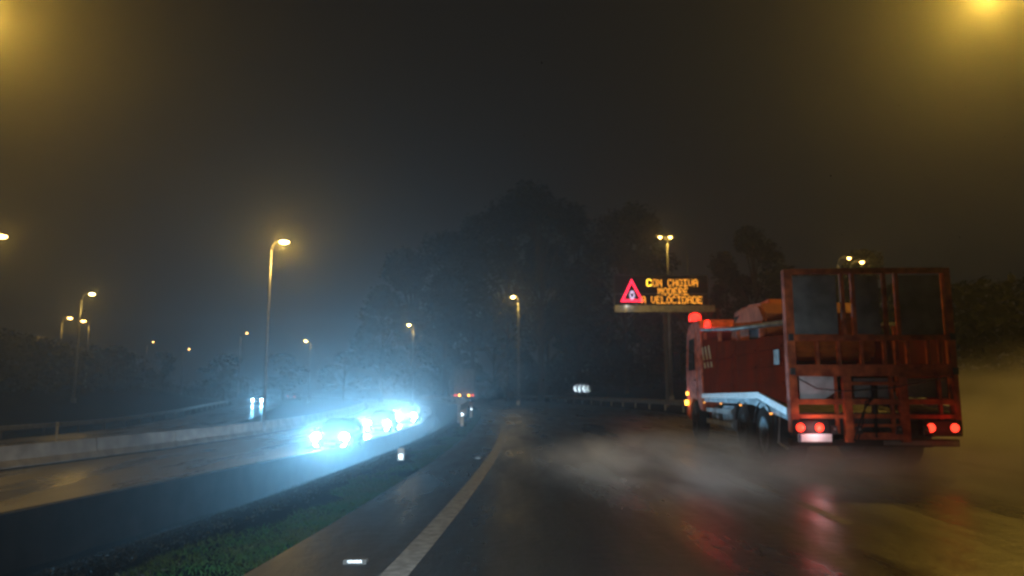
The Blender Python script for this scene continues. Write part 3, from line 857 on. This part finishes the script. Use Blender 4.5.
# far lorry ahead on the bend
FD = 88.0
xl = spot_at(464, 398, FD)
FL = empty('lorry', (xl, FD, 0.0), R(9))
tag(FL, 'far pale box lorry ahead on the bend with red and orange rear lamps', 'lorry')
MB().box(-1.2, 1.2, 0, 7, 1.0, 3.9).build('box_body', M['greymesh'], FL, bevel=.05)
MB().box(-1.1, 1.1, 7.1, 9, .6, 3.0).build('cab', M['white'], FL, bevel=.15)
MB().box(-.5, .5, .2, 9, .6, .95).build('chassis', M['steel'], FL)
for x in (-.02, ): MB().box(-.01, .01, -.02, -.003, 1.1, 3.8).build('door_seam', M['black'], FL)
MB().box(-1.15, 1.15, -.06, .02, .45, .62).build('bumper', M['black'], FL)
for s in (-1, 1):
    MB().box(s * 1.0 - .17, s * 1.0 + .17, -.1, -.065, .72, .92).build('tail_lamp', E['tailfar'], FL)
    MB().box(s * .55 - .12, s * .55 + .12, -.1, -.065, .72, .9).build('indicator_lamp', E['marker'], FL)
    for y in (1.5, 8.2): wheel(FL, s * 1.0, y, .48, .3, s)
light('POINT', 'tail_glow', (0, -.5, .9), 6, (1, .16, .04), FL, .2)

# ------------------------------------------------------------------ our own dipped headlights (the car the picture is taken from)
for s in (-.62, .62):
    light('SPOT', 'own_headlight', (s - .25, 1.2, .62), P_OWN, (.78, .92, 1.0), None, .07, (-.0, 1, -.03), 62, .8)

# ------------------------------------------------------------------ trees
def crown_mesh(name, seed, H, Wd, base, nl, m, lobes=9, leaf=.5, tall=1.0):
    rnd = random.Random(seed)
    L = []
    for i in range(int(lobes * 1.7)):
        t_ = rnd.random()
        z = base + (H - base) * (.12 + .78 * t_)
        rr = Wd * (.55 * math.sin(PI * min(.95, .18 + t_ * .78)) + .08)
        a_ = rnd.uniform(0, 2 * PI)
        L.append((Vector((rr * .85 * math.cos(a_), rr * .85 * math.sin(a_), z)), Wd * rnd.uniform(.16, .30), (H - base) * rnd.uniform(.06, .12)))
    L.append((Vector((0, 0, H - (H - base) * .16)), Wd * .26, (H - base) * .13))
    mb = MB()
    for i in range(nl):
        c, r_, h_ = L[rnd.randrange(len(L))]
        u = Vector((rnd.gauss(0, 1), rnd.gauss(0, 1), rnd.gauss(0, 1))).normalized() * (rnd.random() ** .4) * rnd.choice((1, 1, 1.12))
        p_ = c + Vector((u.x * r_, u.y * r_, u.z * h_))
        a_ = Vector((rnd.gauss(0, 1), rnd.gauss(0, 1), rnd.gauss(0, .6))).normalized()
        b_ = a_.cross(Vector((rnd.gauss(0, 1), rnd.gauss(0, 1), rnd.gauss(0, 1)))).normalized()
        s_ = leaf * rnd.uniform(.5, 1.2)
        o_ = len(mb.v)
        mb.v += [(p_ - a_ * s_)[:], (p_ - b_ * s_ * .4 + a_ * .1 * s_)[:], (p_ + a_ * s_)[:], (p_ + b_ * s_ * .4)[:]]
        mb.f.append((o_, o_ + 1, o_ + 2, o_ + 3))
    me = bpy.data.meshes.new(name); me.from_pydata(mb.v, [], mb.f); me.materials.append(m)
    return me, L
def trunk_mesh(name, seed, H, L, r=.4):
    rnd = random.Random(seed)
    mb = MB()
    pts = [(0, 0, -.3), (rnd.uniform(-.2, .2), 0, H * .3), (rnd.uniform(-.4, .4), rnd.uniform(-.3, .3), H * .6), (0, 0, H * .9)]
    mb.tube(pts, r, 8, r * .2)
    for c, rr, hh in L:
        z0 = max(H * .2, c.z * .62)
        mb.tube([(0, 0, z0), (c.x * .5, c.y * .5, (z0 + c.z) / 2 + .3), c[:]], r * .34, 5, r * .08)
    for i in range(26):       # finer twigs reaching out of the crown
        c, rr, hh = L[rnd.randrange(len(L))]
        u = Vector((rnd.gauss(0, 1), rnd.gauss(0, 1), rnd.gauss(.3, 1))).normalized()
        mb.tube([c[:], (c + Vector((u.x * rr, u.y * rr, u.z * hh)) * 1.15)[:]], r * .09, 4, r * .02)
    me = bpy.data.meshes.new(name); me.from_pydata(mb.v, [], mb.f); me.materials.append(M['bark'])
    return me
KIND = []
specs = [(11, 24, 7.5, 6, 9000, 'leaf', 16), (12, 26, 6.5, 5, 9000, 'leaf2', 14), (13, 18, 6.0, 3, 7000, 'leaf', 12), (14, 12, 5.0, 1.5, 5000, 'leaf2', 9), (15, 22, 9.0, 4.5, 9500, 'leaf2', 18)]
for (sd, H, Wd, base, nl, mm, lb) in specs:
    cm, L = crown_mesh('crown', sd, H, Wd, base, nl, M[mm], lb, leaf=.34)
    KIND.append((cm, trunk_mesh('trunk', sd, H, L, H * .016), H))
def tree(k, x, d, h, label, rz=0, wide=1.0, name='broadleaf_tree'):
    cm, tm, H = KIND[k]
    t = empty(name, (x, d, ground_z(x, d) - .1), rz)
    tag(t, label, 'tree', 'dark trees beyond the motorway')
    s = h / H
    for nm, me in (('trunk', tm), ('crown', cm)):
        o = bpy.data.objects.new(nm, me); COL.objects.link(o); o.parent = t
        o.scale = (s * wide, s * wide, s)
    return t
def tree_px(k, x, ytop, d, label, rz=0, wide=1.0):
    q = pt(x, ytop, d)
    return tree(k, q.x, d, q.z - ground_z(q.x, d), label, rz, wide)
TR = [
 (0, 540, 182, 84, 'tallest round-topped dark tree in the middle of the picture', 1.15),
 (4, 508, 196, 92, 'broad dark tree leaning against the left of the tallest tree', .9),
 (1, 577, 200, 98, 'tall dark tree just right of the tallest tree', 1.1),
 (4, 622, 202, 80, 'wide dark tree above the left end of the message sign', 1.05),
 (1, 648, 216, 100, 'dark tree directly behind the twin-headed street lamp', 1.0),
 (0, 474, 214, 104, 'dark tree behind the middle street lamp, lit faintly blue', 1.0),
 (2, 447, 228, 110, 'hazy blue-dark tree second left of the middle street lamp', 1.2),
 (4, 415, 246, 120, 'hazy tree above the far small street lamp', 1.1),
 (2, 384, 282, 135, 'low hazy tree left of the small far street lamp', 1.2),
 (0, 752, 226, 72, 'dark tree rising above the front of the lorry load', 1.1),
 (2, 724, 248, 78, 'dark tree between the message sign and the lorry', 1.0),
 (3, 783, 262, 66, 'smaller dark tree behind the top left corner of the ramp', 1.2),
 (3, 858, 246, 62, 'small tree behind the pair of street lamps over the lorry', .9),
 (3, 822, 268, 74, 'low dark tree hidden behind the middle of the ramp', 1.4),
 (2, 905, 274, 70, 'low tree behind the right half of the ramp', 1.3),
 (3, 990, 300, 60, 'low tree fading into yellow haze right of the lorry', 1.5),
 (2, 600, 300, 125, 'far tree low behind the chevron board', 1.5),
 (3, 548, 318, 118, 'far bushy tree between the middle street lamp and the chevrons', 1.6),
 (3, 495, 325, 125, 'far bushy tree left of the middle lamp post', 1.6),
 (3, 690, 300, 90, 'bushy tree behind the lorry cab', 1.6),
 (3, 640, 318, 105, 'bushy tree below the message sign', 1.7),
 (3, 440, 335, 140, 'far bushy tree over the far box lorry', 1.7),
 (3, 345, 350, 150, 'faint bushy tree above the nearest headlights', 1.7),
 (3, 285, 352, 150, 'faint bushy tree between the bright lamp pole and the headlights', 1.7),
 (3, 225, 352, 130, 'dark bushy tree above the slip road car', 1.7),
 (2, 165, 350, 112, 'dark tree on the left bank beside the faint lamp', 1.5),
 (3, 118, 344, 92, 'dark bushy tree on the left bank under the white lamp', 1.7),
 (3, 60, 348, 80, 'dark bushy tree on the left bank below the yellow lamps', 1.6),
 (3, 8, 340, 70, 'dark bushy tree at the left edge of the picture', 1.6),
]
rt = random.Random(5)
for (k, x, y, d, lab, wd) in TR:
    tree_px(k, x, y, d, lab, rt.uniform(0, 6.28), wd)
# thicket: low undergrowth massed beyond the bend
def thicket(name, pts, h, nl, label, seed):
    rnd = random.Random(seed); mb = MB()
    for i in range(nl):
        a_ = rnd.random() * (len(pts) - 1); j = int(a_); f_ = a_ - j
        x = pts[j][0] + (pts[j + 1][0] - pts[j][0]) * f_ + rnd.gauss(0, 2.2)
        d = pts[j][1] + (pts[j + 1][1] - pts[j][1]) * f_ + rnd.gauss(0, 1.6)
        hh = h * (.65 + .35 * math.sin(a_ * 7 + math.sin(a_ * 3.1) * 2)) 
        z = ground_z(x, d) + rnd.random() ** .8 * hh
        p_ = Vector((x, d, z))
        u = Vector((rnd.gauss(0, 1), rnd.gauss(0, 1), rnd.gauss(0, .7))).normalized()
        v = u.cross(Vector((rnd.gauss(0, 1), rnd.gauss(0, 1), 1))).normalized()
        s_ = rnd.uniform(.15, .4); o_ = len(mb.v)
        mb.v += [(p_ - u * s_)[:], (p_ - v * s_ * .45)[:], (p_ + u * s_)[:], (p_ + v * s_ * .45)[:]]
        mb.f.append((o_, o_ + 1, o_ + 2, o_ + 3))
    me = bpy.data.meshes.new(name); me.from_pydata(mb.v, [], mb.f); me.materials.append(M['leaf2'])
    o = bpy.data.objects.new(name, me); COL.objects.link(o)
    tag(o, label, 'undergrowth', kind='stuff')
thicket('undergrowth', [(40, 26), (30, 40), (26, 60), (20, 80), (12, 100), (0, 122), (-14, 145), (-30, 165)], 5.5, 42000, 'dense dark undergrowth beyond the guardrail on the bend', 3)
thicket('undergrowth', [(-46, 30), (-44, 45), (-45, 60), (-50, 80), (-58, 105), (-72, 140), (-60, 170)], 5.0, 36000, 'dense dark undergrowth on the bank beyond the slip road', 4)

rw = random.Random(14); mb = MB()
cl = []
for i in range(90):
    d_ = 5 + 50 * rw.random() ** 1.3
    a_, b_ = opp(d_) + 1.4, edge(d_) - 1.9
    cl.append((a_ + (b_ - a_) * rw.random(), d_, rw.uniform(.25, .8)))
for i in range(16000):
    x0, d0, r_ = cl[rw.randrange(len(cl))]
    x, d_ = x0 + rw.gauss(0, r_ * .6), d0 + rw.gauss(0, r_ * .9)
    if not (opp(d_) + .9 < x < edge(d_) - 1.4): continue
    p_ = Vector((x, d_, ground_z(x, d_) + rw.random() ** 1.6 * r_ * .14))
    u = Vector((rw.gauss(0, .7), rw.gauss(0, .7), rw.gauss(.5, .7))).normalized(); v = u.cross(Vector((rw.gauss(0, 1), rw.gauss(0, 1), .3))).normalized()
    s_ = rw.uniform(.012, .035); o_ = len(mb.v)
    mb.v += [(p_ - u * s_)[:], (p_ - v * s_ * .3)[:], (p_ + u * s_)[:], (p_ + v * s_ * .3)[:]]
    mb.f.append((o_, o_ + 1, o_ + 2, o_ + 3))
me = bpy.data.meshes.new('weeds'); me.from_pydata(mb.v, [], mb.f); me.materials.append(M['leaf2'])
o = bpy.data.objects.new('weeds', me); COL.objects.link(o)
tag(o, 'dark clumps of weeds scattered over the median ditch', 'weeds', kind='stuff')
# grass on the median
rg = random.Random(8); mb = MB()
cnt = 0
while cnt < 60000:
    d = 3.2 + 50 * rg.random() ** 1.9
    e, o_ = edge(d) - 1.0, opp(d) + .8
    x = e - min(e - o_, (.45 + 4.2 / d) * (.75 + .25 * math.sin(d * 1.3) + .12 * math.sin(d * 4.1))) * rg.random() ** 1.3
    k_ = math.sin(x * 2.3 + d * .7) + math.sin(d * 1.9 - x * 1.1)
    if rg.random() > .55 + .3 * k_: continue
    cnt += 1
    z = ground_z(x, d) - .01
    h = rg.uniform(.012, .05) * (1 + d * .012)
    a_ = rg.uniform(0, 2 * PI); w_ = rg.uniform(.003, .007) * (1 + d * .06)
    lx, ly = rg.gauss(0, .05), rg.gauss(0, .05)
    i0 = len(mb.v)
    mb.v += [(x - math.cos(a_) * w_, d - math.sin(a_) * w_, z), (x + math.cos(a_) * w_, d + math.sin(a_) * w_, z), (x + lx, d + ly, z + h)]
    mb.f.append((i0, i0 + 1, i0 + 2))
me = bpy.data.meshes.new('grass'); me.from_pydata(mb.v, [], mb.f); me.materials.append(M['grass'])
o = bpy.data.objects.new('grass', me); COL.objects.link(o)
tag(o, 'patchy green grass along the median beside the left shoulder', 'grass', kind='stuff')

# ------------------------------------------------------------------ spray thrown up by the traffic
def spray(name, loc, size, dens, label, nscale=.6, aniso=.3, seed=0, lo=.4, hi=.72, col=(1, 1, 1), st=(1, 1, 1)):
    mb = MB(); nu, nv = 24, 14
    prof = [(math.sin(PI * i / nv), -math.cos(PI * i / nv)) for i in range(nv + 1)]
    mb.lathe([(max(r_, .01), z) for r_, z in prof], nu)
    m = bpy.data.materials.new(name)
    m.use_nodes = True
    n, l = m.node_tree.nodes, m.node_tree.links
    n.clear()
    ou = n.new('ShaderNodeOutputMaterial')
    pv = n.new('ShaderNodeVolumePrincipled')
    pv.inputs['Color'].default_value = (*col, 1)
    pv.inputs['Anisotropy'].default_value = aniso
    tc = n.new('ShaderNodeTexCoord')
    ln = n.new('ShaderNodeVectorMath'); ln.operation = 'LENGTH'
    l.new(tc.outputs['Object'], ln.inputs[0])
    fall = n.new('ShaderNodeMapRange'); fall.interpolation_type = 'SMOOTHSTEP'
    fall.inputs[1].default_value = 1.0; fall.inputs[2].default_value = 0.15
    fall.inputs[3].default_value = 0.0; fall.inputs[4].default_value = 1.0
    l.new(ln.outputs['Value'], fall.inputs[0])
    mp = n.new('ShaderNodeMapping')
    mp.inputs['Scale'].default_value = tuple(a * b for a, b in zip(size, st))
    mp.inputs['Location'].default_value = (seed * 3.1, seed * 1.7, seed)
    l.new(tc.outputs['Object'], mp.inputs['Vector'])
    nz = n.new('ShaderNodeTexNoise'); nz.inputs['Scale'].default_value = nscale
    nz.inputs['Detail'].default_value = 4
    nz.inputs['Distortion'].default_value = .6
    l.new(mp.outputs[0], nz.inputs['Vector'])
    nr = n.new('ShaderNodeMapRange')
    nr.inputs[1].default_value = lo; nr.inputs[2].default_value = hi
    nr.inputs[3].default_value = .08; nr.inputs[4].default_value = dens
    nr.inputs[3].default_value = dens * .12
    l.new(nz.outputs[0], nr.inputs[0])
    mu = n.new('ShaderNodeMath'); mu.operation = 'MULTIPLY'
    l.new(fall.outputs[0], mu.inputs[0]); l.new(nr.outputs[0], mu.inputs[1])
    l.new(mu.outputs[0], pv.inputs['Density'])
    l.new(pv.outputs[0], ou.inputs['Volume'])
    o = mb.build(name, m)
    o.location = loc; o.scale = size
    tag(o, label, 'spray', kind='stuff')
    return o
spray('water_spray', (3.1, 12.2, .05), (3.3, 6.0, .58), .9, 'pale spray rolling off the lorry wheels over the wet road', .8, -.15, 1, st=(1.4, .45, 2))
spray('water_spray', (10.4, 11, .5), (5.0, 8.5, 1.9), 1.1, 'yellow-lit spray drifting right of the lorry', .8, .0, 2, st=(1.3, .4, 1.6))
spray('water_spray', (6.5, 9.7, .1), (3.1, 3.8, .62), 1.2, 'white spray boiling out under the lorry rear bumper', .9, -.15, 5, st=(1.6, .5, 2))
spray('water_spray', (-10.5, 56, .0), (6.5, 26, 4.0), .014, 'blue-white mist of spray around the oncoming cars', .35, .9, 3)

# ------------------------------------------------------------------ the rainy air
hz = MB().box(-425, 425, -34, 424, -3.2, 42).build('haze', M['soil'])
hm = bpy.data.materials.new('rain_haze'); hm.use_nodes = True
n, l = hm.node_tree.nodes, hm.node_tree.links
n.clear()
ou = n.new('ShaderNodeOutputMaterial'); pv = n.new('ShaderNodeVolumePrincipled')
pv.inputs['Color'].default_value = (.93, .96, 1.0, 1)
pv.inputs['Density'].default_value = HAZE
pv.inputs['Anisotropy'].default_value = .84
l.new(pv.outputs[0], ou.inputs['Volume'])
hz.data.materials[0] = hm
tag(hz, 'rainy night air', kind='stuff')

# ------------------------------------------------------------------ falling rain around the camera
rr_ = random.Random(21); mb = MB()
tdir = Vector((.12, .05, -1)).normalized()
import bmesh
_b = bmesh.new(); bmesh.ops.create_icosphere(_b, subdivisions=1, radius=1.0)
iv = [v.co.copy() for v in _b.verts]; fi = [tuple(v.index for v in f.verts) for f in _b.faces]; _b.free()
for i in range(5200):
    c = Vector((rr_.uniform(-9, 9), rr_.uniform(-3, 16), rr_.uniform(0, 7)))
    if c.x ** 2 + c.y ** 2 + (c.z - EYE) ** 2 < .45 ** 2: continue
    q = rr_.uniform(.0011, .0026)
    mb.add([(c + v * q)[:] for v in iv], fi)
me = bpy.data.meshes.new('rain'); me.from_pydata(mb.v, [], mb.f)
for p_ in me.polygons: p_.use_smooth = True
gm_ = bpy.data.materials.new('rain_water'); gm_.use_nodes = True
b_ = gm_.node_tree.nodes['Principled BSDF']
b_.inputs['Transmission Weight'].default_value = 1.0; b_.inputs['Roughness'].default_value = .02; b_.inputs['IOR'].default_value = 1.33
me.materials.append(gm_)
o = bpy.data.objects.new('rain', me); COL.objects.link(o)
tag(o, 'falling raindrops in the air over the road', 'rain', kind='stuff')
